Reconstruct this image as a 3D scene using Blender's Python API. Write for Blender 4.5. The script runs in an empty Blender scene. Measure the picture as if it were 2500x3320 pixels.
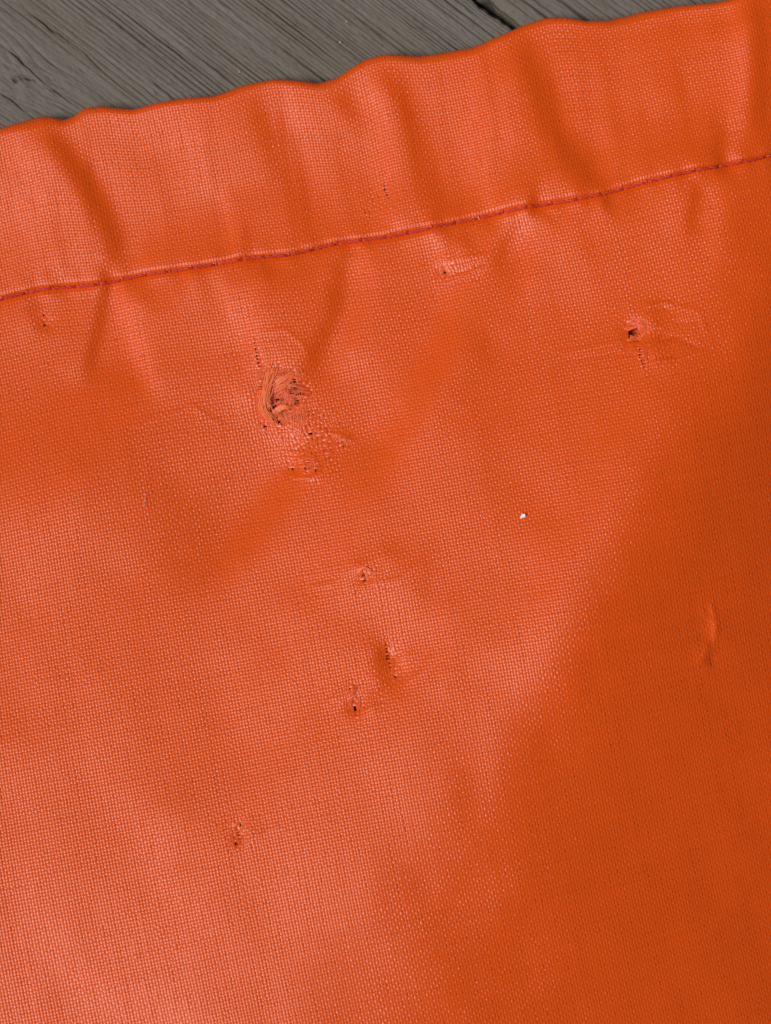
import bpy, math
import numpy as np
from mathutils import Vector

rng = np.random.default_rng(7)
SC = bpy.context.scene
COL = SC.collection

# ------------------------------------------------------------------ camera, sky, sun, exposure
MM = 0.001
K = 0.0375                    # mm of cloth per photograph pixel (2500 x 3320) at the cloth's mean height
ZREF = 11.0                    # mm above the deck: mean height of the cloth
CAMD = 250.0                  # mm from camera to the mean cloth height

cam_d = bpy.data.cameras.new('camera')
cam = bpy.data.objects.new('camera', cam_d)
COL.objects.link(cam)
cam.location = (0, 0, (ZREF + CAMD) * MM)
cam.rotation_euler = (0, 0, 0)
cam_d.sensor_fit = 'VERTICAL'
cam_d.angle = 2 * math.atan(1660 * K / CAMD)
cam_d.clip_start = 0.005
cam_d.clip_end = 50.0
cam_d.dof.use_dof = True
cam_d.dof.focus_distance = (CAMD - 2.0) * MM
cam_d.dof.aperture_fstop = 13.0
SC.camera = cam

SUN_EL, SUN_AZ = math.radians(60), math.radians(202)      # azimuth counter-clockwise from +X: light comes from the left
world = bpy.data.worlds.new('World')
SC.world = world
world.use_nodes = True
wn = world.node_tree
sky = wn.nodes.new('ShaderNodeTexSky')
sky.sky_type = 'NISHITA'
sky.sun_disc = False
sky.sun_elevation = SUN_EL
sky.sun_rotation = math.radians(90) - SUN_AZ
sky.air_density = 1.0
sky.dust_density = 2.5
bg = wn.nodes['Background']
bg.inputs['Strength'].default_value = 0.05
wn.links.new(sky.outputs[0], bg.inputs['Color'])

sun_d = bpy.data.lights.new('sun', 'SUN')
sun_d.energy = 3.6
sun_d.angle = math.radians(24)
sun_d.color = (1.0, 0.99, 0.98)
sun = bpy.data.objects.new('sun', sun_d)
COL.objects.link(sun)
sv = Vector((math.cos(SUN_EL) * math.cos(SUN_AZ), math.cos(SUN_EL) * math.sin(SUN_AZ), math.sin(SUN_EL)))
sun.rotation_euler = (-sv).to_track_quat('-Z', 'Y').to_euler()

SC.view_settings.view_transform = 'Standard'
SC.view_settings.look = 'None'
SC.view_settings.gamma = 1.0
SC.view_settings.exposure = -0.44

# ------------------------------------------------------------------ helpers
def px2w(p, z=ZREF):
    """photograph pixel -> x, y in mm on a level surface z mm above the deck"""
    p = np.asarray(p, float)
    k = K * (CAMD + ZREF - z) / CAMD
    return np.stack([(p[..., 0] - 1250) * k, (1660 - p[..., 1]) * k], -1)

def make_mesh(name, verts, quads, mat, parent=None, attrs=None, uv=None):
    me = bpy.data.meshes.new(name)
    verts = np.ascontiguousarray(verts, dtype=np.float32) * MM
    quads = np.ascontiguousarray(quads, dtype=np.int32)
    n, k = quads.shape
    me.vertices.add(len(verts))
    me.vertices.foreach_set('co', verts.ravel())
    me.loops.add(n * k)
    me.loops.foreach_set('vertex_index', quads.ravel())
    me.polygons.add(n)
    me.polygons.foreach_set('loop_start', np.arange(n, dtype=np.int32) * k)
    me.polygons.foreach_set('loop_total', np.full(n, k, dtype=np.int32))
    me.polygons.foreach_set('use_smooth', np.ones(n, dtype=bool))
    if attrs:
        for an, av in attrs.items():
            a = me.attributes.new(an, 'FLOAT', 'POINT')
            a.data.foreach_set('value', np.ascontiguousarray(av, dtype=np.float32))
    if uv is not None:
        l = me.uv_layers.new(name='UVMap')
        l.data.foreach_set('uv', np.ascontiguousarray(uv[quads.ravel()], dtype=np.float32).ravel())
    me.update(calc_edges=True)
    me.validate()
    me.materials.append(mat)
    o = bpy.data.objects.new(name, me)
    COL.objects.link(o)
    if parent is not None:
        o.parent = parent
    return o

def empty(name, parent=None):
    o = bpy.data.objects.new(name, None)
    o.empty_display_size = 0.01
    COL.objects.link(o)
    if parent is not None:
        o.parent = parent
    return o

def grid_quads(nr, nc):
    i = np.arange(nr - 1)[:, None] * nc + np.arange(nc - 1)[None, :]
    return np.stack([i, i + 1, i + nc + 1, i + nc], -1).reshape(-1, 4)

def tube(path, rad, sides=5, phase=0.0):
    path = np.asarray(path, float)
    n = len(path)
    rad = np.broadcast_to(np.asarray(rad, float), (n,))
    t = np.gradient(path, axis=0)
    t /= np.linalg.norm(t, axis=1, keepdims=True) + 1e-9
    ref = np.array([0.03, 0.02, 1.0])
    a = np.cross(t, ref)
    a /= np.linalg.norm(a, axis=1, keepdims=True) + 1e-9
    b = np.cross(a, t)
    ang = phase + np.arange(sides) * 2 * np.pi / sides
    v = path[:, None, :] + rad[:, None, None] * (np.cos(ang)[None, :, None] * a[:, None, :] + np.sin(ang)[None, :, None] * b[:, None, :])
    q = []
    i = np.arange(n - 1)[:, None] * sides
    j = np.arange(sides)[None, :]
    j2 = (np.arange(sides)[None, :] + 1) % sides
    q = np.stack([i + j, i + j2, i + sides + j2, i + sides + j], -1).reshape(-1, 4)
    return v.reshape(-1, 3), q

def ribbon(path, rad):
    """a flattened filament lying face up"""
    path = np.asarray(path, float)
    t = np.gradient(path, axis=0)
    a = np.cross(t, np.array([0.03, 0.02, 1.0]))
    a /= np.linalg.norm(a, axis=1, keepdims=True) + 1e-9
    rad = np.asarray(rad)[:, None]
    v = np.stack([path - a * rad, path + a * rad], 1).reshape(-1, 3)
    i = np.arange(len(path) - 1)[:, None] * 2
    return v, np.concatenate([i, i + 1, i + 3, i + 2], 1)

class Soup:
    def __init__(self):
        self.v, self.q, self.n, self.a = [], [], 0, []
    def add(self, v, q, tone=0.5):
        self.v.append(v); self.q.append(q + self.n); self.n += len(v)
        self.a.append(np.full(len(v), tone))
    def build(self, name, mat, parent=None):
        return make_mesh(name, np.concatenate(self.v), np.concatenate(self.q), mat, parent, {'tone': np.concatenate(self.a)})

def bspline_sample(G, x0, y0, st, x, y):
    """C2 sampling of grid G[iy, ix]"""
    fx = np.clip((x - x0) / st, 1.001, G.shape[1] - 3.001)
    fy = np.clip((y - y0) / st, 1.001, G.shape[0] - 3.001)
    ix = fx.astype(int); iy = fy.astype(int)
    tx = fx - ix; ty = fy - iy
    def w(t):
        return ((1 - t) ** 3 / 6, (3 * t ** 3 - 6 * t ** 2 + 4) / 6, (-3 * t ** 3 + 3 * t ** 2 + 3 * t + 1) / 6, t ** 3 / 6)
    wx, wy = w(tx), w(ty)
    out = np.zeros_like(x)
    for j in range(4):
        row = np.zeros_like(x)
        for i in range(4):
            row += wx[i] * G[iy + j - 1, ix + i - 1]
        out += wy[j] * row
    return out

def smooth_noise_1d(x, step, seed):
    r = np.random.default_rng(seed).standard_normal(4096)
    f = x / step + 1500
    i = np.floor(f).astype(int)
    t = f - i
    t = t * t * (3 - 2 * t)
    return r[i % 4096] * (1 - t) + r[(i + 1) % 4096] * t

def smooth_noise_2d(x, y, sx, sy, seed):
    r = np.random.default_rng(seed).standard_normal((512, 512))
    fx = x / sx + 200; fy = y / sy + 200
    ix = np.floor(fx).astype(int); iy = np.floor(fy).astype(int)
    tx = fx - ix; ty = fy - iy
    tx = tx * tx * (3 - 2 * tx); ty = ty * ty * (3 - 2 * ty)
    a = r[iy % 512, ix % 512]; b = r[iy % 512, (ix + 1) % 512]
    c = r[(iy + 1) % 512, ix % 512]; d = r[(iy + 1) % 512, (ix + 1) % 512]
    return (a * (1 - tx) + b * tx) * (1 - ty) + (c * (1 - tx) + d * tx) * ty

# ------------------------------------------------------------------ materials
def new_mat(name):
    m = bpy.data.materials.new(name)
    m.use_nodes = True
    nt = m.node_tree
    return m, nt, nt.nodes['Principled BSDF']

def ramp(nt, fac, stops):
    r = nt.nodes.new('ShaderNodeValToRGB')
    e = r.color_ramp.elements
    while len(e) < len(stops):
        e.new(0.5)
    for el, (p, c) in zip(e, stops):
        el.position = p
        el.color = (*c, 1)
    nt.links.new(fac, r.inputs[0])
    return r.outputs[0]

def nylon(name, lo, hi, rough=0.42, spec=0.5, trans=0.0):
    m, nt, b = new_mat(name)
    at = nt.nodes.new('ShaderNodeAttribute'); at.attribute_name = 'tone'
    c = ramp(nt, at.outputs['Fac'], [(0.0, lo), (1.0, hi)])
    nt.links.new(c, b.inputs['Base Color'])
    b.inputs['Roughness'].default_value = rough
    b.inputs['Specular IOR Level'].default_value = spec
    return m

M_YARN = nylon('orange_nylon', (0.72, 0.077, 0.0004), (0.83, 0.090, 0.0008), 0.36, 0.45)
M_BACK = nylon('orange_coating', (0.66, 0.062, 0.0006), (0.70, 0.068, 0.0006), 0.45, 0.35)
M_FRAY = nylon('frayed_nylon', (0.84, 0.085, 0.004), (1.0, 0.22, 0.065), 0.5, 0.4)
def make_translucent(m, amount):
    nt = m.node_tree
    b = nt.nodes['Principled BSDF']
    tr = nt.nodes.new('ShaderNodeBsdfTranslucent')
    mx = nt.nodes.new('ShaderNodeMixShader')
    mx.inputs[0].default_value = amount
    nt.links.new(b.inputs['Base Color'].links[0].from_socket, tr.inputs['Color'])
    nt.links.new(b.outputs[0], mx.inputs[1]); nt.links.new(tr.outputs[0], mx.inputs[2])
    nt.links.new(mx.outputs[0], nt.nodes['Material Output'].inputs['Surface'])
M_STITCH = nylon('red_thread', (0.44, 0.028, 0.010), (0.74, 0.070, 0.034), 0.55, 0.3)

def wood_mat():
    m, nt, b = new_mat('weathered_wood')
    uv = nt.nodes.new('ShaderNodeUVMap'); uv.uv_map = 'UVMap'
    def noise(sx, sy, scale, detail, rough=0.6):
        mp = nt.nodes.new('ShaderNodeMapping')
        mp.inputs['Scale'].default_value = (sx, sy, 1)
        nt.links.new(uv.outputs[0], mp.inputs[0])
        n = nt.nodes.new('ShaderNodeTexNoise')
        n.inputs['Scale'].default_value = scale
        n.inputs['Detail'].default_value = detail
        n.inputs['Roughness'].default_value = rough
        nt.links.new(mp.outputs[0], n.inputs['Vector'])
        return n.outputs['Fac']
    def mix(a, bb, fac, mode='MIX'):
        x = nt.nodes.new('ShaderNodeMix'); x.data_type = 'RGBA'; x.blend_type = mode
        if isinstance(fac, float):
            x.inputs['Factor'].default_value = fac
        else:
            nt.links.new(fac, x.inputs['Factor'])
        nt.links.new(a, x.inputs[6]); nt.links.new(bb, x.inputs[7])
        return x.outputs[2]
    # uv in mm: x along the grain, y across
    broad = noise(0.03, 0.12, 1.0, 3)
    streak = noise(0.05, 1.3, 1.0, 4)
    speck = noise(1.6, 2.6, 1.0, 3, 0.7)
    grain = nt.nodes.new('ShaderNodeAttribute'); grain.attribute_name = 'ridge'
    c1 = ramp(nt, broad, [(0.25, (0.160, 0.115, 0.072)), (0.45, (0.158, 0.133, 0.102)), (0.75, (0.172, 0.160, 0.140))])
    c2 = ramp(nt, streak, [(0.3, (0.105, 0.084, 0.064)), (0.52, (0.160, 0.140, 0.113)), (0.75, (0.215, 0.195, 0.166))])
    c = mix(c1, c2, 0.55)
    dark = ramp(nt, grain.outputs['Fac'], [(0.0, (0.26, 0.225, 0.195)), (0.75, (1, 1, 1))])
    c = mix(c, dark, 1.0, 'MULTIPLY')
    sp = ramp(nt, speck, [(0.30, (0.55, 0.5, 0.46)), (0.42, (1, 1, 1)), (0.62, (1, 1, 1)), (0.72, (1.25, 1.22, 1.18))])
    c = mix(c, sp, 0.8, 'MULTIPLY')
    nt.links.new(c, b.inputs['Base Color'])
    b.inputs['Roughness'].default_value = 0.75
    b.inputs['Specular IOR Level'].default_value = 0.3
    bump = nt.nodes.new('ShaderNodeBump')
    bump.inputs['Strength'].default_value = 0.6
    bump.inputs['Distance'].default_value = 0.00012
    nt.links.new(speck, bump.inputs['Height'])
    nt.links.new(bump.outputs[0], b.inputs['Normal'])
    return m
M_WOOD = wood_mat()

def plain(name, col, rough=0.8):
    m, nt, b = new_mat(name)
    n = nt.nodes.new('ShaderNodeTexNoise'); n.inputs['Scale'].default_value = 900
    tc = nt.nodes.new('ShaderNodeTexCoord')
    nt.links.new(tc.outputs['Object'], n.inputs['Vector'])
    c = ramp(nt, n.outputs['Fac'], [(0.35, tuple(x * 0.8 for x in col)), (0.65, col)])
    nt.links.new(c, b.inputs['Base Color'])
    b.inputs['Roughness'].default_value = rough
    return m
M_SOIL = plain('dark_soil', (0.03, 0.025, 0.02))
M_WHITE = plain('white_flake', (0.86, 0.80, 0.84), 0.5)
M_HAIR = plain('pale_hair', (0.85, 0.42, 0.28), 0.5)
M_GRIT = plain('pale_grit', (0.36, 0.36, 0.36), 0.6)

# ------------------------------------------------------------------ ground and deck
gv = np.array([[-600, -600, -60], [600, -600, -60], [600, 600, -60], [-600, 600, -60]], float)
ground = make_mesh('ground', gv, np.array([[0, 1, 2, 3]]), M_SOIL)
ground['kind'] = 'structure'

deck = empty('deck')
deck['kind'] = 'structure'
GA = math.radians(37.0)
gdir = np.array([math.cos(GA), -math.sin(GA)])            # along the planks
gnor = np.array([math.sin(GA), math.cos(GA)])             # across, towards the upper right
gap_pt = px2w([1612, 40], 0)                                 # a point in the middle of the open joint
JOINT = 1.4                                               # mm

CRACKS = [([(60, 10), (165, 95), (250, 152), (350, 245), (445, 325)], 0.075, 0.55),
          ([(0, 140), (55, 185), (110, 240), (190, 305), (275, 362)], 0.075, 0.5),
          ([(0, 300), (50, 335), (125, 395)], 0.09, 0.5),
          ([(340, 0), (430, 60), (530, 140), (660, 235), (720, 280)], 0.07, 0.35),
          ([(480, 250), (565, 320), (600, 345)], 0.06, 0.4),
          ([(610, 150), (700, 215), (760, 262)], 0.05, 0.3)]

def seg_dist(x, y, pts):
    """distance to polyline and the running parameter 0..1"""
    best = np.full(x.shape, 1e9); par = np.zeros(x.shape)
    n = len(pts) - 1
    for i in range(n):
        a, b = pts[i], pts[i + 1]
        d = b - a
        t = np.clip(((x - a[0]) * d[0] + (y - a[1]) * d[1]) / (d @ d), 0, 1)
        dd = np.hypot(x - a[0] - t * d[0], y - a[1] - t * d[1])
        m = dd < best
        best = np.where(m, dd, best); par = np.where(m, (i + t) / n, par)
    return best, par

def wood_height(s, t, seed):
    """relief of weathered wood: s across (mm), t along (mm); returns height, ridge factor"""
    x = gap_pt[0] + t * gdir[0] + s * gnor[0]
    y = gap_pt[1] + t * gdir[1] + s * gnor[1]
    ss = s + 0.5 * smooth_noise_1d(t, 70, seed) + 0.06 * smooth_noise_2d(t, s, 20, 6, seed + 1) + 0.025 * smooth_noise_2d(t, s, 1.6, 0.8, seed + 2)
    kx, ky = px2w([40, 268], 0)
    rk = np.hypot((x - kx) / 1.6, (y - ky))
    ss = ss + 2.2 * np.exp(-(rk / 3.5) ** 2)
    r = np.random.default_rng(seed + 5)
    pos = [-70.0]
    while pos[-1] < 140:
        c = pos[-1]
        base = 0.8 + 0.2 * math.sin(c * 0.35)
        if seed < 100: base = 0.46 if c > -30 else 0.62
        pos.append(c + base * r.uniform(0.75, 1.3) * (1.0 if r.random() > 0.12 else 1.9))
    pos = np.array(pos)
    amp = r.uniform(0.55, 1.0, len(pos)) * np.where(pos > -33, 1.0, 0.62)
    ss = (ss + 70) % 205 - 70
    i = np.clip(np.searchsorted(pos, ss) - 1, 0, len(pos) - 2)
    f = (ss - pos[i]) / (pos[i + 1] - pos[i])
    prof = np.where(f < 0.60, 1.0 - 0.25 * (f / 0.60 - 0.5) ** 2 * 2, (np.cos((f - 0.60) / 0.40 * 2 * np.pi) * 0.5 + 0.5) ** 1.4)
    a = amp[i] * (0.75 + 0.35 * smooth_noise_2d(t, s, 6, 1.0, seed + 8))
    a = np.clip(a, 0.05, 1.3)
    flat = np.clip(1.0 - 0.9 * np.exp(-(rk / 3.0) ** 2), 0.1, 1)
    h = 0.28 * a * flat * (prof - 1) + 0.10 * smooth_noise_2d(t, s, 30, 6, seed + 9) + 0.028 * smooth_noise_2d(t, s, 0.55, 0.28, seed + 10) \
        + 0.022 * smooth_noise_2d(t, s, 1.3, 0.22, seed + 11)
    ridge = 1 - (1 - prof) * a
    if seed < 100:
        h += 0.35 * np.exp(-(rk / 2.6) ** 2) + 0.07 * smooth_noise_2d(x, y, 0.6, 0.5, 77) * np.exp(-(rk / 4.5) ** 2)
        for pts, w, dep in CRACKS:
            P = px2w(np.array(pts, float), 0)
            wob = 0.05 * smooth_noise_2d(t, s * 0, 1.1, 1.0, 33)
            d, p = seg_dist(x + wob * gnor[0], y + wob * gnor[1], P)
            dep_v = dep * np.clip(np.minimum(p, 1 - p) * 5, 0.15, 1) * np.clip(0.7 + 0.5 * smooth_noise_1d(t, 2.5, 90), 0.1, 1.2)
            c = np.exp(-(d / w) ** 2)
            h -= dep_v * c
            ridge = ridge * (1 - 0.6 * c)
        P = px2w(np.array([(48, 262), (62, 252), (78, 250), (92, 256), (108, 254)], float), 0)
        d, p = seg_dist(x, y, P)
        h -= 1.1 * np.exp(-(d / 0.16) ** 2)
    return h, np.clip(ridge, 0, 1)

def plank(s0, s1, seed, detailed):
    if detailed:
        lo, hi = max(s0, -52), min(s1, 26)
        fine = np.arange(lo, hi, 0.07)
        sA = np.concatenate([np.linspace(s0, lo, 30)[:-1] if lo > s0 + .1 else [], fine, np.linspace(hi, s1, 30)])
        tA = np.concatenate([np.linspace(-420, -66, 60)[:-1], np.arange(-66, 22, 0.33), np.linspace(22.2, 420, 60)])
    else:
        sA = np.linspace(s0, s1, 70)
        tA = np.linspace(-420, 420, 140)
    S, T = np.meshgrid(sA, tA, indexing='ij')
    H, R = wood_height(S, T, seed)
    # worn round edges
    e0, e1 = S - s0, s1 - S
    wobE = 0.10 * smooth_noise_2d(T, S * 0, 2.2, 1, seed + 20) + 0.07 * smooth_noise_2d(T, S * 0, 0.7, 1, seed + 21)
    for e, rad in ((e0, 1.5 if s0 > 0 else 0.45), (e1, 0.45)):
        q = np.clip(1 - np.clip(e, 0, None) / rad, 0, 1)
        H = H - 0.55 * rad * q ** 2
    edge0 = np.exp(-e0 / 0.5); edge1 = np.exp(-e1 / 0.5)
    Sw = S + wobE * edge0 - wobE * edge1
    top = np.stack([gap_pt[0] + T * gdir[0] + Sw * gnor[0], gap_pt[1] + T * gdir[1] + Sw * gnor[1], H], -1)
    nr, nc = S.shape
    V = [top.reshape(-1, 3)]; Q = [grid_quads(nr, nc)[:, ::-1]]
    A = [R.ravel()]; U = [np.stack([T, S], -1).reshape(-1, 2)]
    n = nr * nc
    # sides: rough skirts down to -22 mm
    for row, sg in ((0, 1), (nr - 1, -1)):
        prev = top[row]
        depth = [0.5, 1.2, 2.5, 6, 22]
        rows = [prev]
        for k, dz in enumerate(depth):
            r = prev.copy()
            jut = 0.20 * smooth_noise_2d(T[row], np.full(nc, dz), 1.5, 0.6, seed + 30 + row % 7)
            r[:, :2] -= np.outer(sg * (0.15 + 0.1 * k + jut), gnor) * (1 if k < 4 else 0)
            r[:, 2] = -dz
            rows.append(r)
        rows = np.array(rows)
        V.append(rows.reshape(-1, 3))
        q = grid_quads(len(rows), nc) + n
        Q.append(q if sg > 0 else q[:, ::-1])
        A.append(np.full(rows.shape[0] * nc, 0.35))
        dd = np.array([0] + depth)[:, None] * np.ones(nc)[None, :]
        U.append(np.stack([np.broadcast_to(T[row], dd.shape), S[row][None, :] - sg * dd], -1).reshape(-1, 2))
        n += rows.shape[0] * nc
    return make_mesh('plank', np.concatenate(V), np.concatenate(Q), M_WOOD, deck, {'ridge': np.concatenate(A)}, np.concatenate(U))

PW = 96.0
plank(-JOINT / 2 - PW, -JOINT / 2, 11, True)
plank(JOINT / 2, JOINT / 2 + PW, 311, True)
for i, off in enumerate((-3, -2, 2, 3)):
    s0 = (off if off < 0 else off - 1) * (PW + JOINT) + JOINT / 2
    plank(s0, s0 + PW, 500 + 40 * i, False)

# ------------------------------------------------------------------ cloth: relief
DS = 1.5                      # overview pixels -> photograph pixels
EDGE_PX = [(-400, 520), (-150, 462), (0, 422), (70, 398), (135, 379), (175, 380), (210, 391), (245, 378), (278, 352), (338, 347), (385, 353), (435, 358),
           (525, 334), (610, 322), (698, 315), (788, 281), (885, 263), (968, 264), (1035, 274), (1095, 255), (1155, 214), (1200, 192), (1250, 182), (1362, 186),
           (1450, 172), (1535, 157), (1625, 120), (1700, 86), (1775, 64), (1835, 64), (1895, 75), (1970, 71), (2075, 46), (2187, 30), (2300, 22),
           (2360, 13), (2405, -8), (2440, -25), (2500, -35), (2600, -62), (2900, -115)]
SEAM_PX = [(-400, 1045), (0, 964), (127, 934), (300, 919), (480, 885), (675, 859), (795, 836), (937, 825), (1095, 787), (1250, 769), (1422, 735), (1550, 709),
           (1670, 682), (1820, 660), (1947, 637), (2075, 600), (2240, 562), (2412, 529), (2500, 506), (2900, 432)]
CA = math.atan(0.20)
uh = np.array([math.cos(CA), math.sin(CA)])
vh = np.array([math.sin(CA), -math.cos(CA)])
O = px2w([1250, 769])
def to_uv(P):
    d = P - O
    return d @ uh, d @ vh
eu, ev = to_uv(px2w(np.array(EDGE_PX, float), 2.4))
su, sv_ = to_uv(px2w(np.array(SEAM_PX, float), 6.0))
uu = np.arange(-75, 75, 0.25)
def smooth1(a, n):
    k = np.hanning(n + 2)[1:-1]; k /= k.sum()
    return np.convolve(np.pad(a, n, mode='edge'), k, mode='same')[n:-n]
EDGE_V = smooth1(np.interp(uu, eu, ev), 5)
SEAM_V = smooth1(np.interp(uu, su, sv_), 7)
W0 = float(-EDGE_V.mean())

# painted slopes: p = rise towards the right (faces the light on the left when positive)
gst = 0.45
gx = np.arange(-72, 72, gst); gy = np.arange(-84, 84, gst)
GX, GY = np.meshgrid(gx, gy)
DXg = GX / K / DS + 1250 / DS           # overview pixel coordinates of each node
DYg = 1660 / DS - GY / K / DS

def boundary_signed(pts):
    """+ on the right of a line given top to bottom as (x, y): horizontal distance in overview px"""
    p = np.array(pts, float)
    return DXg - np.interp(DYg, p[:, 1], p[:, 0])
p_map = np.zeros_like(GX)
bd = boundary_signed([(1640, -60), (1640, 330), (1700, 520), (1640, 700), (1545, 830), (1420, 1000), (1335, 1180), (1245, 1340), (1165, 1500), (1075, 1700), (930, 1950), (810, 2212), (740, 2400)])
sig = 1 / (1 + np.exp(-bd / (66 + 90 * np.clip((DYg - 1350) / 850, 0, 1))))
p_map += -0.65 * sig
left = 1 / (1 + np.exp((DXg - 520 - 0.12 * (DYg - 1400)) / 150))
p_map += 0.02 - 0.10 * left / (1 + np.exp(-(DYg - 1350) / 150))

STROKES = [  # (points in overview px, half width, slope)
    ([(20, 290), (60, 430), (90, 560)], 30, 0.14),
    ([(88, 262), (140, 335), (195, 420), (235, 510), (235, 555)], 22, -0.48),
    ([(185, 270), (250, 310), (300, 320)], 30, -0.14),
    ([(470, 400), (495, 480), (500, 540)], 16, 0.22),
    ([(520, 470), (530, 545)], 14, -0.22),
    ([(545, 205), (575, 290), (590, 360)], 22, -0.22),
    ([(620, 200), (680, 330), (720, 450)], 26, 0.10),
    ([(735, 185), (760, 230)], 22, -0.20),
    ([(795, 150), (825, 260), (835, 380), (832, 490)], 22, 0.36),
    ([(845, 140), (885, 220), (925, 340), (955, 460)], 24, -0.26),
    ([(1078, 110), (1060, 220), (1050, 330), (1085, 440)], 34, 0.30),
    ([(1138, 75), (1165, 160), (1200, 255), (1250, 340), (1290, 405)], 26, -0.36),
    ([(1310, 260), (1345, 340), (1365, 390)], 22, 0.14),
    ([(1575, 255), (1565, 310), (1552, 355)], 20, -0.32),
    ([(1608, -10), (1612, 120), (1602, 220), (1590, 310)], 20, 0.40),
    ([(1655, -20), (1655, 150), (1650, 260)], 20, -0.25),
    ([(50, 645), (62, 690)], 16, -0.18),
    ([(212, 615), (200, 690), (178, 800)], 16, -0.48),
    ([(248, 630), (275, 710), (318, 830)], 20, 0.28),
    ([(298, 605), (312, 650)], 14, -0.22),
    ([(425, 590), (440, 640)], 16, -0.14),
    ([(475, 600), (490, 680)], 16, 0.18),
    ([(545, 650), (530, 770)], 22, 0.20),
    ([(735, 545), (722, 670), (675, 770), (645, 820)], 24, -0.40),
    ([(785, 545), (775, 640), (735, 770)], 26, 0.16),
    ([(975, 590), (980, 675), (955, 760), (885, 900), (835, 985)], 42, 0.22),
    ([(1035, 640), (1030, 760), (985, 880)], 40, -0.12),
    ([(1112, 470), (1075, 570)], 18, -0.36),
    ([(1150, 490), (1143, 620)], 20, 0.18),
    ([(1000, 495), (1016, 530)], 12, -0.22),
    ([(948, 505), (952, 560)], 12, 0.20),
    ([(1262, 450), (1275, 540)], 22, -0.12),
    ([(1510, 405), (1495, 490)], 16, -0.36),
    ([(1560, 420), (1540, 560)], 24, 0.16),
    ([(260, 1000), (380, 980), (500, 960)], 80, -0.17),
    ([(300, 1080), (400, 1100)], 90, -0.12),
    ([(570, 940), (490, 1075), (400, 1190)], 55, -0.12),
    ([(655, 985), (575, 1110), (480, 1235)], 40, 0.16),
    ([(780, 800), (840, 880)], 50, 0.10),
    ([(935, 1215), (905, 1290)], 26, -0.20),
    ([(822, 1390), (832, 1470)], 16, -0.40),
    ([(872, 1400), (880, 1470)], 20, 0.16),
    ([(1005, 1440), (960, 1485)], 18, -0.16),
    ([(318, 1450), (330, 1600)], 34, -0.12),
    ([(480, 1650), (448, 1770)], 36, -0.14),
    ([(640, 1530), (600, 1680)], 36, 0.10),
    ([(75, 1690), (170, 1640)], 40, -0.10),
    ([(300, 1740), (360, 1820)], 50, 0.08),
    ([(1500, 640), (1395, 820), (1290, 1010), (1230, 1160), (1150, 1350), (1090, 1500)], 62, 0.10),
    ([(960, 1620), (860, 1900), (770, 2120), (740, 2220)], 120, -0.13),
    ([(1450, 1850), (1200, 2060)], 60, 0.07),
    ([(800, 1050), (700, 1250), (560, 1480)], 60, 0.07),
    ([(1080, 900), (1060, 1120)], 70, -0.14),
    ([(2310 / 1.5, 1990 / 1.5), (2320 / 1.5, 2080 / 1.5)], 14, 0.16),
    ([(2318 / 1.5, 2110 / 1.5), (2308 / 1.5, 2165 / 1.5)], 9, -0.35),
]
def dist_d(pts):
    return seg_dist(DXg, DYg, np.array(pts, float))
for pts, w, val in STROKES:
    d, t = dist_d(pts)
    taper = np.clip(np.minimum(t, 1 - t) * 6 + 0.55, 0, 1)
    hem = pts[0][1] < 300
    w = w * (1.3 if hem else 1.12)
    p_map += ((0.9 if hem else 1.25) if val > 0 else (1.0 if hem else 0.9)) * (0.7 if pts[0][1] > 1435 else 1.0) * val * np.exp(-(d / w) ** 2) * taper
# pinches that the stitches draw into both sides of the seam
rp = np.random.default_rng(88)
sp = np.array(SEAM_PX, float) / DS
for xs in np.arange(-60, 1760, 27):
    xs = xs + rp.uniform(-9, 9)
    ys = np.interp(xs, sp[:, 0], sp[:, 1])
    up = rp.random() < 0.5
    L = rp.uniform(25, 75) * (-1 if up else 1)
    lean = rp.normal(0, 0.25)
    a, w = rp.normal(0, 0.27), rp.uniform(7, 13)
    pl = np.array([(xs, ys + (-6 if up else 6)), (xs + lean * L * 0.5, ys + L * 0.5), (xs + lean * L, ys + L)])
    m = (np.abs(DXg - xs) < 120) & (np.abs(DYg - ys) < 130)
    d, t = seg_dist(DXg[m], DYg[m], pl)
    p_map[m] += a * np.exp(-(d / w) ** 2) * (1 - t) ** 0.7
# small soft puckers across the hem
ep = np.array(EDGE_PX, float) / DS
xs = -60.0
while xs < 1740:
    xs += rp.uniform(24, 52)
    yt = np.interp(xs, ep[:, 0], ep[:, 1]) + rp.uniform(-10, 120)
    x1 = xs + rp.uniform(5, 60)
    yb = np.interp(x1, sp[:, 0], sp[:, 1]) - rp.uniform(0, 60)
    pl = np.array([(xs, yt), ((xs + x1) / 2 + rp.normal(0, 8), (yt + yb) / 2), (x1, yb)])
    m = (np.abs(DXg - xs) < 160) & (DYg > yt - 60) & (DYg < yb + 60)
    d, t = seg_dist(DXg[m], DYg[m], pl)
    p_map[m] += -abs(rp.normal(0, 0.11)) * np.exp(-(d / rp.uniform(7, 13)) ** 2) * np.clip(np.minimum(t + 0.1, 1 - t + 0.1) * 4, 0, 1)
# soft irregular undulation
p_map += 0.030 * smooth_noise_2d(GX, GY, 14, 18, 400) + 0.030 * smooth_noise_2d(GX, GY, 6, 9, 401) + 0.025 * smooth_noise_2d(GX, GY, 3, 4, 402)

u_h = (GX - O[0]) * uh[0] + (GY - O[1]) * uh[1]
v_h = (GX - O[0]) * vh[0] + (GY - O[1]) * vh[1]
p_map += 0.17 / (1 + np.exp((v_h - 1.5) / 1.2)) - 0.05 * np.exp(-((v_h + W0) / 3.0) ** 2)
q_map = -0.15 / (1 + np.exp((GY + 24) / 5)) + 0 * GX

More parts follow.
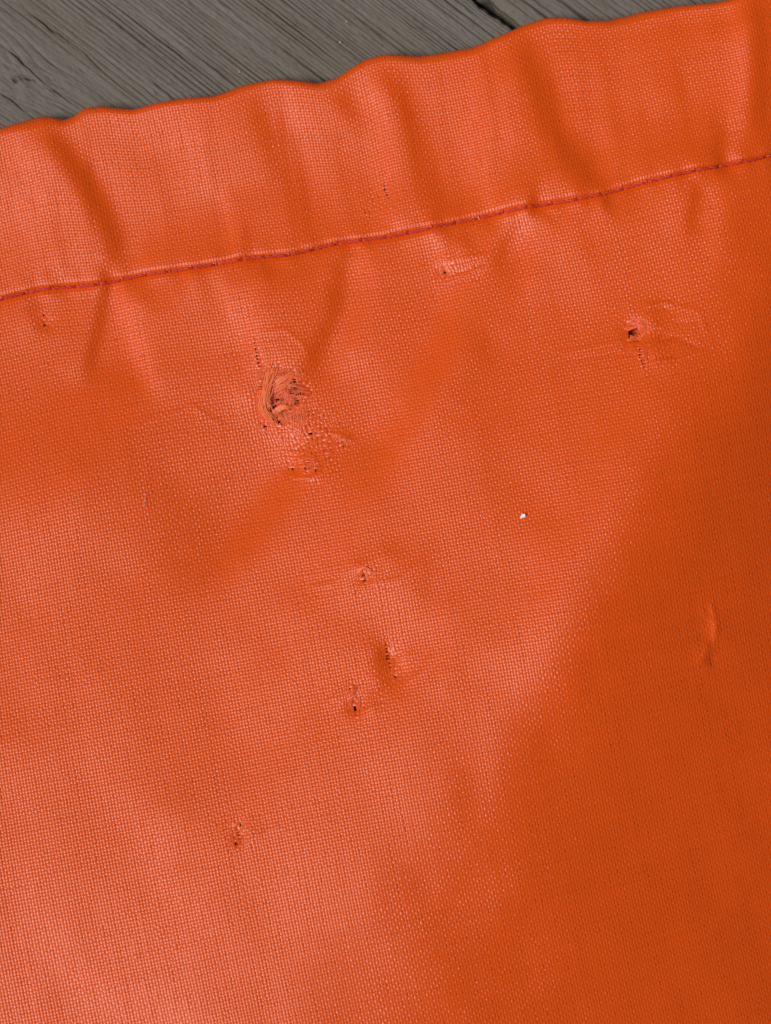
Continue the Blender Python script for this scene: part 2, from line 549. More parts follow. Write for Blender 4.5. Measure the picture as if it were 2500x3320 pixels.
# target height (weak): low at the hem edge, higher over the belly of the cloth
u_g = (GX - O[0]) * uh[0] + (GY - O[1]) * uh[1]
v_g = (GX - O[0]) * vh[0] + (GY - O[1]) * vh[1]
dist_edge = v_g - np.interp(u_g, uu, EDGE_V)
h0 = 3.2 + 0.5 * np.clip(1 - dist_edge / 14, 0, 1) + 10.5 * np.clip((dist_edge - 14) / 60, 0, 1) ** 1.2
mu = np.where(dist_edge < 3, 0.02, np.where(dist_edge < 18, 0.003, 0.0006))
WX, WY = 1.0, 0.16
def A_op(h):
    dx = (h[:, 1:] - h[:, :-1]) / gst * WX / gst
    dy = (h[1:] - h[:-1]) / gst * WY / gst
    o = mu * h
    o[:, 1:] += dx; o[:, :-1] -= dx
    o[1:] += dy; o[:-1] -= dy
    return o
pm = 0.5 * (p_map[:, 1:] + p_map[:, :-1]) / gst * WX
b = mu * h0
b[:, 1:] += pm; b[:, :-1] -= pm
h = h0.copy()
qm = 0.5 * (q_map[1:] + q_map[:-1]) / gst * WY
b[1:] += qm; b[:-1] -= qm
r = b - A_op(h); dcg = r.copy(); rs = (r * r).sum()
for it in range(1500):
    Ad = A_op(dcg)
    al = rs / (dcg * Ad).sum()
    h += al * dcg; r -= al * Ad
    rn = (r * r).sum()
    if rn < 1e-9: break
    dcg = r + (rn / rs) * dcg; rs = rn
# keep the cloth above the planks, smoothly
h = 1.2 + np.logaddexp(0, (h - 1.2) * 1.2) / 1.2
HG = h

# ------------------------------------------------------------------ cloth: damage (photograph px)
# (px, py, opening across u, opening along v, reach u, reach v)  mm
OPEN = [(2057, 1078, 0.72, 0.60, 1.2, 1.2), (1184, 1872, 0.32, 0.28, 0.8, 0.8), (1154, 2284, 0.27, 0.30, 0.8, 1.5), (1146, 2225, 0.18, 0.10, 0.7, 0.8),
        (853, 1383, 0.24, 0.20, 0.6, 0.6), (897, 1358, 0.26, 0.30, 0.6, 0.8), (127, 1040, 0.26, 0.16, 0.6, 0.6), (120, 1010, 0.22, 0.08, 0.6, 0.6),
        (828, 1150, 0.30, 0.00, 0.6, 2.3), (1262, 2118, 0.30, 0.00, 0.6, 1.6), (1278, 2186, 0.20, 0.16, 0.6, 0.6), (788, 2656, 0.22, 0.14, 0.6, 0.6),
        (781, 2708, 0.22, 0.16, 0.6, 0.6), (786, 2680, 0.18, 0.0, 0.6, 1.5), (1252, 598, 0.22, 0.0, 0.5, 1.6), (1190, 664, 0.20, 0.10, 0.6, 0.6),
        (1436, 872, 0.26, 0.24, 0.6, 0.6), (1005, 1408, 0.24, 0.14, 0.6, 0.6), (940, 1512, 0.24, 0.16, 0.6, 0.6), (1016, 1520, 0.20, 0.18, 0.6, 0.7),
        (990, 1500, 0.16, 0.0, 0.7, 0.8), (1116, 1438, 0.20, 0.14, 0.6, 0.6), (2080, 1150, 0.20, 0.0, 0.6, 1.8), (2309, 2135, 0.10, 0.0, 0.5, 1.2),
        (125, 930, 0.18, 0.10, 0.5, 0.5), (1030, 1340, 0.2, 0.15, 0.6, 0.8)]
# lumps and dimples round the snags: (px, py, height, radius mm)
LUMPS = [(900, 1270, -0.35, 2.6), (800, 1270, 0.3, 1.6), (990, 1220, 0.3, 2.2), (960, 1380, 0.35, 1.8), (2060, 1075, -0.6, 1.3), (2110, 1030, 0.5, 1.6), (2120, 1140, 0.4, 1.5),
         (1182, 1868, -0.3, 0.9), (1165, 1840, 0.3, 1.0), (1260, 1800, 0.25, 1.4), (1154, 2275, -0.5, 1.2), (1120, 2250, 0.25, 1.3), (1195, 2280, 0.3, 1.2),
         (1262, 2120, -0.35, 1.0), (1300, 2120, 0.25, 1.3), (786, 2680, -0.3, 1.0), (820, 2680, 0.22, 1.3), (940, 1515, -0.25, 0.9), (1000, 1490, 0.25, 1.1),
         (1120, 1420, 0.25, 0.8), (1436, 865, -0.25, 0.7), (1425, 835, 0.12, 0.8), (125, 1035, -0.3, 1.0), (2309, 2140, -0.3, 0.7), (2318, 2035, 0.25, 1.0), (2280, 2110, 0.25, 1.1)]
LUMPS_W = [(*(float(c) for c in px2w([x, y])), hh, rr) for x, y, hh, rr in LUMPS]
# pulled threads: straight taut creases (points, half width mm, height mm)
CREASE = [([(2092, 992), (2150, 978), (2185, 982)], 0.3, 0.3), ([(2180, 985), (2270, 1005), (2295, 1085)], 0.35, 0.22), ([(2185, 1045), (2280, 1040)], 0.25, -0.18), ([(2105, 1100), (2190, 1092), (2280, 1130)], 0.3, -0.35), ([(1440, 838), (1500, 826), (1575, 812)], 0.3, 0.32), ([(1445, 880), (1520, 866), (1590, 832)], 0.3, -0.4), ([(1010, 1470), (1035, 1530), (1000, 1560)], 0.3, 0.45), ([(930, 1540), (990, 1550), (1040, 1545)], 0.3, 0.35), ([(1035, 1400), (1090, 1405), (1150, 1430)], 0.3, 0.4), ([(2305, 1950), (2325, 2020), (2322, 2085)], 0.4, 0.55), ([(2270, 1975), (2300, 2005), (2322, 2020)], 0.25, 0.3), ([(2300, 2085), (2290, 2120), (2265, 2150)], 0.4, 0.4), ([(1810, 1150), (1900, 1128), (2030, 1100)], 0.28, 0.22), ([(1830, 1175), (1930, 1158), (2050, 1140)], 0.22, -0.16),
          ([(2090, 1180), (2180, 1170), (2290, 1130)], 0.30, 0.20), ([(2090, 985), (2160, 975), (2200, 990)], 0.3, 0.2),
          ([(520, 1350), (620, 1310), (640, 1330), (720, 1380)], 0.35, 0.20), ([(420, 1380), (500, 1350)], 0.3, 0.12),
          ([(835, 1075), (920, 1060), (980, 1110), (1000, 1160)], 0.35, 0.24), ([(1090, 1890), (1040, 1900), (1010, 1905)], 0.3, 0.18),
          ([(1190, 1890), (1290, 1880), (1390, 1800)], 0.38, 0.24), ([(1290, 2220), (1380, 2160), (1400, 2110)], 0.35, 0.2),
          ([(840, 2690), (920, 2650)], 0.35, 0.18), ([(1100, 2240), (1050, 2280)], 0.3, 0.14)]
CREASE_W = [(px2w(np.array(p, float)), w, hh) for p, w, hh in CREASE]

FRAY_C = px2w([908, 1274])
def fray_mask(x, y):
    """inside the worn-through patch"""
    dx, dy = (x - FRAY_C[0]), (y - FRAY_C[1])
    a = np.arctan2(dy, dx)
    rr = np.hypot(dx / 3.05, dy / 3.35)
    edge = 1 + 0.13 * np.sin(3 * a + 1.0) + 0.09 * np.sin(7 * a) + 0.07 * np.sin(13 * a + 2)
    return rr / edge

def local_z(x, y):
    z = np.zeros_like(x)
    for cx, cy, hh, rr in LUMPS_W:
        hh = hh * (0.45 if hh > 0 else 0.6)
        m = (np.abs(x - cx) < 3 * rr) & (np.abs(y - cy) < 3 * rr)
        z[m] += hh * np.exp(-((x[m] - cx) ** 2 + (y[m] - cy) ** 2) / rr ** 2)
    for P, w, hh in CREASE_W:
        lo, hi = P.min(0) - 2, P.max(0) + 2
        m = (x > lo[0]) & (x < hi[0]) & (y > lo[1]) & (y < hi[1])
        if m.any():
            d, t = seg_dist(x[m], y[m], P)
            z[m] += 0.2 * hh * np.exp(-(d / w) ** 2) * np.clip(np.minimum(t, 1 - t) * 5 + 0.2, 0, 1)
    return z

R_E = smooth1(1.15 + 0.22 * smooth_noise_1d(uu, 5.0, 51), 9)
STITCH = 3.0
def surface(u, v):
    """cloth parameters (mm) -> position (mm)"""
    ve = np.interp(u, uu, EDGE_V); vs = np.interp(u, uu, SEAM_V); rr = np.interp(u, uu, R_E)
    t = v + W0
    w = np.clip(rr - t, 0, None)
    th = np.minimum(w / rr, np.pi)
    s = np.where(t >= rr, t, rr * (1 - np.sin(th)) + np.clip(w - np.pi * rr, 0, None))
    drop = np.where(t >= rr, 0, rr * (1 - np.cos(th)))
    f = np.clip(s / W0, 0, None)
    vv = np.where(f < 1, ve + (vs - ve) * f, vs * np.exp(-((s - W0) / 22) ** 2) + (s - W0))
    below = np.clip(v / 12, 0, 1)
    un = u + below * (0.35 * np.sin(v / 17 + 0.8) + 0.25 * np.sin(u / 13 + v / 21))
    vv = vv + below * (0.35 * np.sin(u / 15 + 0.4) + 0.25 * np.sin(u / 9 + v / 14 + 1.3))
    x = O[0] + un * uh[0] + vv * vh[0]
    y = O[1] + un * uh[1] + vv * vh[1]
    z = bspline_sample(HG, gx[0], gy[0], gst, x, y)
    z = z + local_z(x, y)
    sd = v
    z = z - 0.24 * np.exp(-(sd / 0.40) ** 2) + 0.28 / (1 + np.exp(np.clip(sd * 5 + 0.6, -50, 50)))
    z = z + 0.05 * np.cos(2 * np.pi * u / STITCH) * np.exp(-(sd / 1.6) ** 2)
    # worn dip of the hole so the broken yarn ends sit lower
    z = np.maximum(z - drop, 0.35)
    return np.stack([x, y, z], -1)

def plan_to_uv(P):
    """cloth parameters of the point that lies over plan position P"""
    u, v = to_uv(P)
    u = np.atleast_1d(np.array(u, float)); v = np.atleast_1d(np.array(v, float))
    tu, tv = u.copy(), v.copy()
    for _ in range(8):
        a, b_ = to_uv(surface(u, v)[..., :2])
        u += tu - a; v += tv - b_
    return float(u[0]), float(v[0])
OPEN_UV = [(*plan_to_uv(px2w([x, y])), a, b_, c_, d_) for x, y, a, b_, c_, d_ in OPEN]

def surface_n(u, v):
    e = 0.12
    P = surface(u, v)
    a = surface(u + e, v) - surface(u - e, v)
    c = surface(u, v + e) - surface(u, v - e)
    n = np.cross(c, a)
    n /= np.linalg.norm(n, axis=-1, keepdims=True) + 1e-12
    return P, n

BAD = [(885, 1270, 4.5, 1.0), (1010, 1440, 3.5, 1.0), (2070, 1085, 4.0, 1.0), (1190, 1860, 2.6, 0.8), (1265, 2130, 3.0, 0.8), (1150, 2270, 3.0, 0.8), (800, 2675, 2.6, 0.7),
       (1245, 610, 2.2, 0.8), (1440, 860, 2.0, 0.9), (1520, 840, 2.6, 0.9), (1090, 1425, 2.6, 0.8), (990, 1500, 3.0, 0.9), (125, 1030, 1.8, 0.7), (640, 1340, 3.0, 0.5), (2310, 2080, 3.0, 0.6), (2165, 1105, 4.0, 0.9), (990, 1380, 3.0, 0.9)]
def pull(u, v):
    u2, v2 = pull_holes(u, v)
    for px_, py_, rr_, am in BAD:
        uc, vc = plan_to_uv(px2w([px_, py_]))
        m = (np.abs(u - uc) < 2.5 * rr_) & (np.abs(v - vc) < 2.5 * rr_)
        g = 0.15 * am * np.exp(-((u[m] - uc) ** 2 + (v[m] - vc) ** 2) / rr_ ** 2)
        u2[m] += g * (smooth_noise_2d(u[m], v[m], 1.0, 1.5, 71) + 0.5 * smooth_noise_2d(u[m], v[m], 0.5, 0.7, 72))
        v2[m] += g * (smooth_noise_2d(u[m], v[m], 1.5, 1.0, 73) + 0.5 * smooth_noise_2d(u[m], v[m], 0.7, 0.5, 74))
    return u2, v2

def pull_holes(u, v):
    """yarns pushed apart round the holes"""
    u2, v2 = u.copy(), v.copy()
    for uc, vc, ou, ov, ru, rv in OPEN_UV:
        m = (np.abs(u - uc) < 3 * ru) & (np.abs(v - vc) < 3 * rv)
        if not m.any(): continue
        d = u[m] - uc; e = v[m] - vc
        g = np.exp(-(d / ru) ** 2 - (e / rv) ** 2)
        u2[m] += ou * np.tanh(d / 0.04) * g
        v2[m] += ov * np.tanh(e / 0.04) * g
    return u2, v2

# ------------------------------------------------------------------ cloth: woven yarns
PU, PV = 9.7 * K, 10.6 * K
U0, U1 = -68.0, 68.0
V0, V1 = -W0 - 4.2, 118.0
NU = int((U1 - U0) / PU); NV = int((V1 - V0) / PV)
bag = empty('nylon_cloth')
bag['label'] = 'bright orange woven nylon cloth with puckered stitched hem and frayed worn holes'
bag['category'] = 'cloth'

AMP = 0.044
def yarns(kind):
    warp = kind == 'warp'
    n_y = NU if warp else NV
    n_c = NV if warp else NU
    pitch_y, pitch_c = (PU, PV) if warp else (PV, PU)
    base_y, base_c = (U0, V0) if warp else (V0, U0)
    r = np.random.default_rng(21 if warp else 22)
    lat = r.normal(0, 0.045, n_y) * pitch_y
    wid = (0.475 if warp else 0.485) * pitch_y * (1 + r.normal(0, 0.05, n_y))
    tone_y = np.clip(0.5 + r.normal(0, 0.08 if warp else 0.13, n_y), 0, 1)
    S = n_c * 2 + 1
    k = np.arange(S)
    c = base_c + k * 0.5 * pitch_c                                   # along the yarn
    i = np.arange(n_y)
    ph = np.cos(np.pi * (0.5 * k[None, :] + i[:, None]))             # +-1 at crossings, 0 between
    if warp: ph = -ph
    jit = 1 + 0.18 * r.standard_normal((n_y, S))
    amp = AMP * jit * (0.65 if warp else 1.45)
    wander = 0.025 * pitch_y * r.standard_normal((n_y, S))
    for n_pts, a_ in ((14, 0.05), (5, 0.06)):                        # each thread drifts a little along its length
        m_ = S // n_pts + 4
        kn = r.standard_normal((n_y, m_)) * a_ * pitch_y
        fpos = k / n_pts; i0 = fpos.astype(int); ft = fpos - i0; ft = ft * ft * (3 - 2 * ft)
        wander = wander + kn[:, i0] * (1 - ft) + kn[:, i0 + 1] * ft
    slub = 1 + 0.10 * smooth_noise_2d(np.broadcast_to(c[None, :], (n_y, S)), i[:, None] * 7.3 + 0 * c[None, :], 3.0, 1.0, 60 + warp)
    # three points across
    yv = np.empty((n_y, S, 3)); zv = np.empty((n_y, S, 3))
    cen = base_y + i[:, None] * pitch_y + lat[:, None] + wander
    wv = wid[:, None] * (1 + 0.08 * ph) * slub
    crown = 0.042 if warp else 0.062
    for q, (f, dz) in enumerate(((-1, -crown), (0, 0.0), (1, -crown))):
        yv[:, :, q] = cen + f * wv
        zv[:, :, q] = amp * ph + dz
    cv = np.broadcast_to(c[None, :, None], yv.shape)
    if not warp:                                                     # single threads left bare in the ladders draw thin
        cc = cen[:, :, None]
        for uc, vc, ou, ov, ru, rv in OPEN_UV:
            if ov == 0:
                g = np.exp(-((cv - uc) / (ou + 0.15)) ** 2 - ((yv - vc) / (rv * 0.8)) ** 4)
                yv = cc + (yv - cc) * (1 - 0.5 * g)
    U, V = (yv, cv) if warp else (cv, yv)
    shp = U.shape
    U = U.ravel().astype(float); V = V.ravel().astype(float)
    cu, cvv = (cen, np.broadcast_to(c[None, :], cen.shape)) if warp else (np.broadcast_to(c[None, :], cen.shape), cen)
    cu = cu.ravel().astype(float); cvv = cvv.ravel().astype(float)
    pu_, pv_ = pull(cu, cvv)                                         # each yarn moves as a whole
    U2 = U + np.repeat(pu_ - cu, 3); V2 = V + np.repeat(pv_ - cvv, 3)
    P, N = surface_n(U2, V2)
    # drop each yarn part that lies in the worn-through patch
    fm = fray_mask(P[:, 0], P[:, 1]).reshape(shp).mean(-1)
    X = P + N * zv.ravel()[:, None]
    idx = np.arange(U.size).reshape(shp)
    q = np.stack([idx[:, :-1, :-1], idx[:, 1:, :-1], idx[:, 1:, 1:], idx[:, :-1, 1:]], -1)
    rr = np.random.default_rng(5 if warp else 6).uniform(0.78, 1.12, n_y)
    inside = fm < rr[:, None] * (1.0 if warp else 0.86)
    keep = ~(inside[:, :-1] | inside[:, 1:])
    # crop what lies far outside the frame
    Pm = P.reshape(*shp, 3)[:, :, 1]
    vis = (np.abs(Pm[..., 0]) < 60) & (np.abs(Pm[..., 1]) < 75)
    keep &= vis[:, :-1] & vis[:, 1:]
    q = q[keep].reshape(-1, 4)
    if warp: q = q[:, ::-1]
    used = np.zeros(U.size, bool); used[q.ravel()] = True
    remap = np.cumsum(used) - 1
    tone = np.broadcast_to(tone_y[:, None, None], shp).ravel()
    o = make_mesh(kind + '_yarns', X[used], remap[q], M_YARN, bag, {'tone': tone[used]})
    o['kind'] = 'stuff'
    return o
o1 = yarns('warp')
o2 = yarns('weft')

# coated back of the cloth, with the holes cut out; runs on past the frame
def backing():
    us = np.concatenate([np.linspace(-72, -62, 9)[:-1], np.arange(-62, 62, 0.36), np.linspace(62.2, 72, 9)])
    vs = np.concatenate([np.arange(-W0 - 4.4, 110, 0.36), np.linspace(110.3, 118, 9)])
    Ug, Vg = np.meshgrid(us, vs, indexing='ij')
    P, N = surface_n(Ug.ravel(), Vg.ravel())
    sink = np.zeros(len(P))
    for uc, vc, ou, ov, ru, rv in OPEN_UV:
        sink = np.maximum(sink, np.exp(-((Ug.ravel() - uc) / (ou + 0.3)) ** 2 - ((Vg.ravel() - vc) / ((ov + 0.3) if ov > 0 else rv)) ** 2))
    X = P - N * (0.11 + 0.28 * sink)[:, None]
    q = grid_quads(len(us), len(vs))
    cx = P[q].mean(1); qu = Ug.ravel()[q].mean(1); qv = Vg.ravel()[q].mean(1)
    hole = np.zeros(len(cx), bool)
    for hx, hy, ha, hb in ((455, 880, 40, 150), (590, 1080, 40, 70), (860, 820, 55, 95), (890, 990, 60, 55), (720, 1120, 90, 38), (720, 670, 60, 30), (680, 985, 50, 12), (655, 1190, 16, 24), (470, 650, 40, 18), (690, 650, 26, 45), (845, 750, 26, 34), (790, 875, 36, 16), (900, 905, 40, 16), (930, 1045, 30, 16), (900, 840, 24, 12), (1000, 1110, 18, 24), (1010, 1365, 18, 18)):
        c = px2w([700 + hx / 3.332, 1000 + hy / 3.332])
        f = K / 3.332
        hole |= ((cx[:, 0] - c[0]) / (ha * f + 0.1)) ** 2 + ((cx[:, 1] - c[1]) / (hb * f + 0.1)) ** 2 < 1
    for uc, vc, ou, ov, ru, rv in [OPEN_UV[i] for i in (0, 1, 2, 4, 5, 16)]:
        hole |= (((qu - uc) / (ou * 1.0 + 0.12)) ** 2 + ((qv - vc) / (ov * 1.0 + 0.12 if ov > 0 else 0.75 * rv)) ** 2) < 1
    q = q[~hole]
    return make_mesh('backing', X, q, M_BACK, bag, {'tone': np.full(len(X), 0.5)})
backing()
def lower_layer():
    us = np.arange(-60, 60, 1.2); vs = np.arange(2.0, 105, 1.2)
    Ug, Vg = np.meshgrid(us, vs, indexing='ij')
    P, N = surface_n(Ug.ravel(), Vg.ravel())
    X = P - N * 1.7
    X[:, 2] = np.maximum(X[:, 2], 0.4)
    return make_mesh('lower_layer', X, grid_quads(len(us), len(vs)), M_BACK, bag, {'tone': np.full(len(X), 0.5)})
lower_layer()

# ------------------------------------------------------------------ seam stitches: one part each
def stitches():
    r = np.random.default_rng(3)
    k = 0
    for u0 in np.arange(-54, 54, STITCH):
        u0 = u0 + r.normal(0, 0.08)
        L = STITCH * (1 + r.normal(0, 0.03))
        n = 15
        t = np.linspace(0, 1, n)
        u = u0 + t * L
        v = 0.02 + (t - 0.5) * 0.20 + r.normal(0, 0.03) + 0.03 * np.sin(t * 5 + r.uniform(0, 6))
        P, N = surface_n(u, v)
        arch = np.clip(np.minimum(t, 1 - t) * 7, 0, 1) ** 0.6
        mid = P + N * (0.05 + 0.24 * arch - 0.22 * (1 - arch))[:, None]
        T = np.gradient(mid, axis=0); T /= np.linalg.norm(T, axis=1, keepdims=True)
        B = np.cross(N, T)
        s = Soup()
        ph = r.uniform(0, 6.28)
        for j in range(2):
            a = ph + j * np.pi + t * 2 * np.pi * 2.2
            off = 0.085 * (np.cos(a)[:, None] * B + np.sin(a)[:, None] * N)
            rad = 0.12 * (0.75 + 0.25 * arch)
            s.add(*tube(mid + off, rad, 6), tone=r.uniform(0.15, 0.9))
        # the little lock knot in the needle hole
        kp = P[0] + N[0] * 0.02
        kt = np.linspace(0, 1, 5)[:, None]
        s.add(*tube(kp + (kt - 0.5) * np.array([0.10, -0.46, 0]) + N[0] * (0.10 * np.sin(kt * np.pi)), 0.10, 5), tone=0.0)
        s.build('stitch', M_STITCH, bag)
stitches()

# ------------------------------------------------------------------ frayed filaments
def surf_at_px(pts):
    W = px2w(np.array(pts, float))
    z = bspline_sample(HG, gx[0], gy[0], gst, W[:, 0], W[:, 1]) + local_z(W[:, 0].copy(), W[:, 1].copy())
    return np.concatenate([W, z[:, None]], 1)

def catmull(P, n):
    P = np.asarray(P, float)
    Q = np.vstack([2 * P[0] - P[1], P, 2 * P[-1] - P[-2]])
    t = np.linspace(0, len(P) - 1 - 1e-6, n)
    i = t.astype(int); f = (t - i)[:, None]
    a, b_, c, d = Q[i], Q[i + 1], Q[i + 2], Q[i + 3]
    return 0.5 * ((2 * b_) + (c - a) * f + (2 * a - 5 * b_ + 4 * c - d) * f ** 2 + (3 * b_ - a - 3 * c + d) * f ** 3)

def strand_bundle(soup, guide, count, spread, lift, rad, r, tone=(0.3, 0.9), frizz=0.07, n=14, wide=1.15):
    G = surf_at_px(guide)
    for _ in range(count):
        P = G.copy()
        off = r.normal(0, spread, 2)
        a = r.uniform(-1, 1)
        k = np.linspace(-1, 1, len(P))
        P[:, 0] += off[0] + r.normal(0, spread * 0.6, len(P)) + a * k * spread
        P[:, 1] += off[1] + r.normal(0, spread * 0.6, len(P))
        P[:, 2] += 0.5 * lift * np.sin(np.linspace(0.15, 2.9, len(P))) * r.uniform(0.5, 1.3) + r.normal(0, 0.05)
        lo = r.uniform(0, 0.25); hi = r.uniform(0.75, 1.0)
        C = catmull(P, n * 2)
        C = C[int(lo * 2 * n):max(int(hi * 2 * n), int(lo * 2 * n) + 6)]
        C += 0.75 * frizz * np.cumsum(np.cumsum(r.normal(0, 0.30, (len(C), 3)), axis=0), axis=0) * np.array([0.35, 0.35, 0.15])
        rr = wide * rad * np.linspace(1, 0.6, len(C)) * r.uniform(0.7, 1.3)
        soup.add(*ribbon(C, rr), tone=r.uniform(*tone))

def c3(*pts):                 # points read in an enlargement of the worn patch (x3.332, origin 700, 1000)
    return [(700 + x / 3.332, 1000 + y / 3.332) for x, y in pts]

def big_fray():
    r = np.random.default_rng(17)
    s = Soup()
    # main pale bundle
    strand_bundle(s, c3((620, 620), (575, 740), (525, 860), (495, 980), (515, 1090), (590, 1180), (640, 1240)), 40, 0.22, 1.3, 0.036, r, (0.55, 1.0), 0.02, wide=1.6)
    strand_bundle(s, c3((590, 700), (540, 850), (520, 1000), (540, 1130)), 30, 0.20, 1.5, 0.036, r, (0.7, 1.0), 0.02, wide=1.6)
    # second tuft to the right
    strand_bundle(s, c3((800, 680), (730, 730), (640, 770), (580, 830)), 26, 0.2, 0.9, 0.032, r, (0.5, 1.0), 0.04)
    strand_bundle(s, c3((760, 820), (700, 830), (620, 860), (560, 900)), 20, 0.28, 0.75, 0.03, r, (0.4, 0.95))
    strand_bundle(s, c3((600, 1130), (660, 1075), (740, 1050), (820, 1070)), 24, 0.14, 1.0, 0.034, r, (0.6, 1.0), 0.03)
    # bridging weft filaments left side, close to the hole floor
    for y in np.linspace(690, 1180, 17):
        x0 = 400 + 50 * abs((y - 920) / 260) ** 2
        strand_bundle(s, c3((x0, y - 15), (x0 + 60, y), (x0 + 130, y + r.uniform(-10, 20))), 5, 0.07, 0.1, 0.03, r, (0.0, 0.4), n=8)
    for y in np.linspace(700, 1160, 13):
        x1 = 1010 - 110 * abs((y - 960) / 260) ** 2
        strand_bundle(s, c3((x1, y), (x1 - 100, y + r.uniform(-20, 10)), (x1 - 200, y + r.uniform(-30, 30)), (x1 - 290, y + r.uniform(-30, 40))), 4, 0.12, 0.3, 0.026, r, (0.0, 0.5), n=9)
    # warp ends round the rim
    for x in np.linspace(430, 900, 17):
        strand_bundle(s, c3((x, 640 + r.uniform(-30, 10)), (x + 15, 690), (x + r.uniform(-30, 50), 750)), 4, 0.07, 0.2, 0.026, r, (0.2, 0.8), n=8)
    for x in np.linspace(560, 980, 16):
        strand_bundle(s, c3((x, 1220 + r.uniform(-20, 25)), (x - 10, 1160), (x - r.uniform(10, 70), 1100 + r.uniform(-20, 20))), 5, 0.08, 0.3, 0.026, r, (0.4, 1.0), n=8)
    # stray hairs
    for _ in range(110):
        a = r.uniform(0, 6.28)
        q_ = r.uniform(0.3, 1.1)
        p0 = (730 + 270 * q_ * math.cos(a), 940 + 300 * q_ * math.sin(a))
        b_ = a + math.pi + r.normal(0, 0.9)
        Lh = r.uniform(60, 190)
        p1 = (p0[0] + Lh * 0.5 * math.cos(b_), p0[1] + Lh * 0.5 * math.sin(b_))
        b_ += r.normal(0, 0.7)
        p2 = (p1[0] + Lh * 0.5 * math.cos(b_), p1[1] + Lh * 0.5 * math.sin(b_))
        strand_bundle(s, c3(p0, p1, p2), 1, 0.05, 0.5, 0.022, r, (0.6, 1.0), n=10)
    o = s.build('frayed_fibres', M_FRAY, bag)
    o['kind'] = 'stuff'
big_fray()

def small_fray(guides, seed):
    r = np.random.default_rng(seed)
    s = Soup()
    for g, cnt, sp, lift, rad, tone in guides:
        strand_bundle(s, g, cnt, sp, lift, rad, r, tone, n=9)
    o = s.build('frayed_fibres', M_FRAY, bag)
    o['kind'] = 'stuff'
small_fray([([(2034, 1070), (2055, 1062), (2080, 1052)], 9, 0.06, 0.45, 0.04, (0.1, 0.6)),
            ([(2034, 1096), (2044, 1100), (2062, 1098)], 8, 0.07, 0.4, 0.045, (0.1, 0.6)),
            ([(2080, 1098), (2072, 1088), (2066, 1080)], 6, 0.08, 0.4, 0.04, (0.1, 0.6)),
            ([(2072, 1095), (2090, 1078), (2096, 1055), (2085, 1035)], 14, 0.12, 0.35, 0.03, (0.3, 0.8)),
            ([(2038, 1048), (2060, 1040), (2082, 1040)], 10, 0.12, 0.3, 0.03, (0.0, 0.4)),
            ([(2070, 1030), (2080, 1045), (2096, 1060)], 10, 0.1, 0.35, 0.028, (0.4, 0.9)),
            ([(2046, 1094), (2050, 1088), (2056, 1098)], 6, 0.05, 0.2, 0.03, (0.8, 1.0)),
            ([(2085, 1120), (2092, 1150), (2084, 1180)], 8, 0.12, 0.3, 0.028, (0.1, 0.6))], 31)
small_fray([([(1158, 1862), (1168, 1846), (1185, 1838), (1198, 1850), (1204, 1872)], 10, 0.06, 0.35, 0.03, (0.4, 0.9)),
            ([(1176, 1846), (1174, 1858), (1172, 1868)], 5, 0.04, 0.35, 0.03, (0.3, 0.8)),
            ([(1174, 1880), (1182, 1872), (1190, 1860)], 3, 0.05, 0.3, 0.03, (0.6, 1.0))], 32)
small_fray([([(1138, 2285), (1142, 2255), (1150, 2225), (1155, 2205)], 11, 0.08, 0.4, 0.032, (0.1, 0.5)),
            ([(1165, 2300), (1168, 2265), (1162, 2235)], 6, 0.04, 0.3, 0.03, (0.1, 0.5)),
            ([(1130, 2258), (1145, 2248), (1160, 2240)], 8, 0.07, 0.4, 0.03, (0.3, 0.7))], 33)
small_fray([([(756, 2653), (775, 2650), (790, 2660)], 4, 0.05, 0.3, 0.026, (0.8, 1.0)),
            ([(795, 2640), (794, 2665), (786, 2690)], 5, 0.05, 0.3, 0.026, (0.5, 1.0))], 34)
small_fray([([(985, 1500), (990, 1515), (1000, 1525)], 6, 0.12, 0.3, 0.024, (0.4, 0.8)),
            ([(1000, 1495), (1010, 1510), (1012, 1528)], 6, 0.12, 0.3, 0.024, (0.6, 1.0)),
            ([(1110, 1420), (1118, 1432), (1112, 1445)], 6, 0.08, 0.3, 0.026, (0.6, 1.0)),
            ([(1428, 845), (1436, 862), (1430, 884)], 10, 0.10, 0.3, 0.026, (0.6, 1.0))], 35)

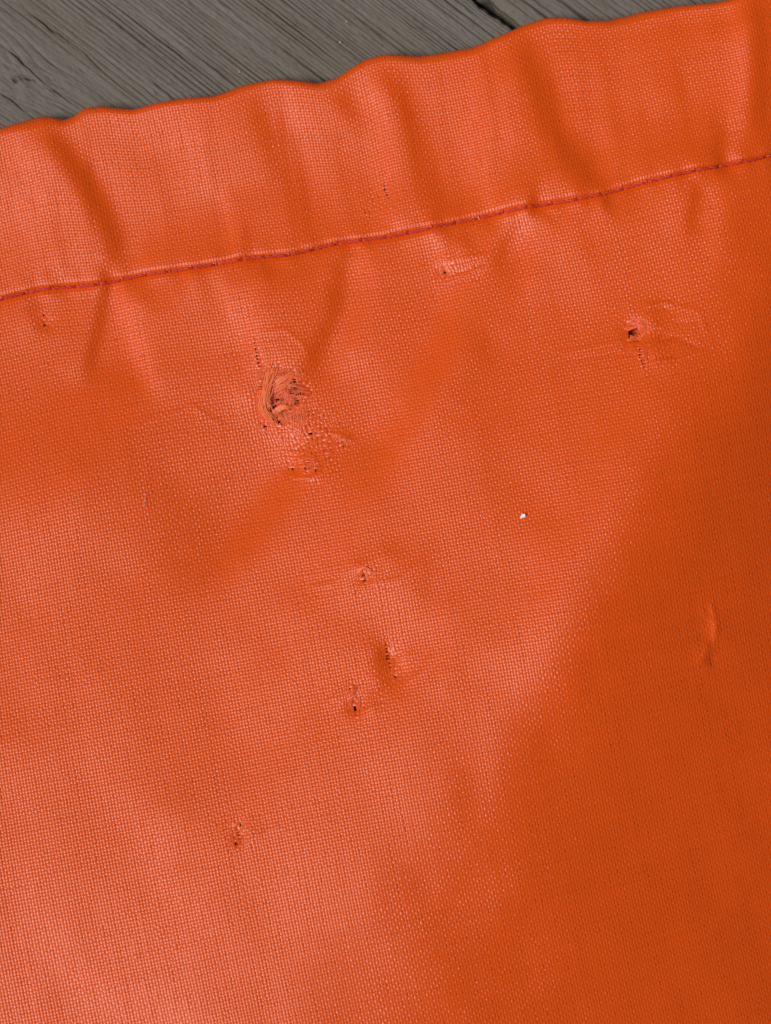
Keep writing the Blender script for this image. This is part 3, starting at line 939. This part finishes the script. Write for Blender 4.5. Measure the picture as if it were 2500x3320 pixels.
# ------------------------------------------------------------------ small things lying about
def lay_chip():
    c = px2w([1690, 1672])
    z = float(bspline_sample(HG, gx[0], gy[0], gst, np.array([c[0]]), np.array([c[1]]))[0])
    out = np.array([(-0.27, -0.12), (-0.24, -0.36), (-0.14, -0.33), (-0.03, -0.20), (0.12, -0.22), (0.27, -0.18), (0.30, 0.05), (0.24, 0.25), (0.10, 0.24),
                    (-0.02, 0.13), (-0.06, 0.32), (-0.12, 0.31), (-0.10, 0.12)]) * 1.05
    n = len(out)
    top = np.column_stack([out + c, z + 0.36 + 0.10 * out[:, 0] / 0.3 + 0.05 * np.sin(np.arange(n) * 2.1)])
    bot = top - [0, 0, 0.09]
    ctr = np.array([[c[0], c[1], z + 0.40]]); cb = ctr - [0, 0, 0.12]
    v = np.vstack([top, bot, ctr, cb])
    q = [[i, (i + 1) % n, n + (i + 1) % n, n + i][::-1] for i in range(n)]
    me_q = np.array(q + [[i, (i + 1) % n, 2 * n, 2 * n] for i in range(n)] + [[n + (i + 1) % n, n + i, 2 * n + 1, 2 * n + 1] for i in range(n)])
    # triangles as n-gons of 3 need their own mesh call: use from_pydata
    me = bpy.data.meshes.new('white_flake')
    me.from_pydata([tuple(p * MM) for p in v], [], [list(f) if f[2] != f[3] else list(f[:3]) for f in me_q.tolist()])
    me.materials.append(M_WHITE)
    o = bpy.data.objects.new('white_flake', me)
    COL.objects.link(o)
    o['label'] = 'tiny ragged white flake lying on the orange cloth'
    o['category'] = 'flake'
lay_chip()

def hair(name, pts, label, cat, rad, mat, lift=0.35):
    P = surf_at_px(pts); P[:, 2] += lift
    C = catmull(P, 24)
    v, q = tube(C, rad * np.linspace(1, 0.6, 24), 5)
    o = make_mesh(name, v, q, mat)
    o['label'] = label; o['category'] = cat
hair('lint_hair', [(472, 1602), (466, 1615), (465, 1630), (470, 1645)], 'short pale curved hair lying on a plain darker orange patch of the cloth', 'hair', 0.035, M_HAIR)

def grit(px, size, label, seed):
    r = np.random.default_rng(seed)
    c = px2w(px, 0)
    import bmesh
    bm = bmesh.new()
    bmesh.ops.create_icosphere(bm, subdivisions=2, radius=size * MM)
    for v in bm.verts:
        v.co *= 1 + r.normal(0, 0.10)
        v.co.z *= 0.7
    me = bpy.data.meshes.new('grit_grain')
    bm.to_mesh(me); bm.free()
    me.materials.append(M_GRIT)
    o = bpy.data.objects.new('grit_grain', me)
    o.location = (c[0] * MM, c[1] * MM, (0.05 + size * 0.3) * MM)
    COL.objects.link(o)
    o['label'] = label; o['category'] = 'grit'; o['group'] = 'grit grains on the deck'
grit([776, 233], 0.16, 'whitest grit grain on the planks, just above the cloth edge', 1)
grit([1124, 70], 0.14, 'pale grit grain on the ridged wood towards the top edge', 2)
grit([1104, 137], 0.15, 'pale grit grain on the ridged wood below another grain', 3)
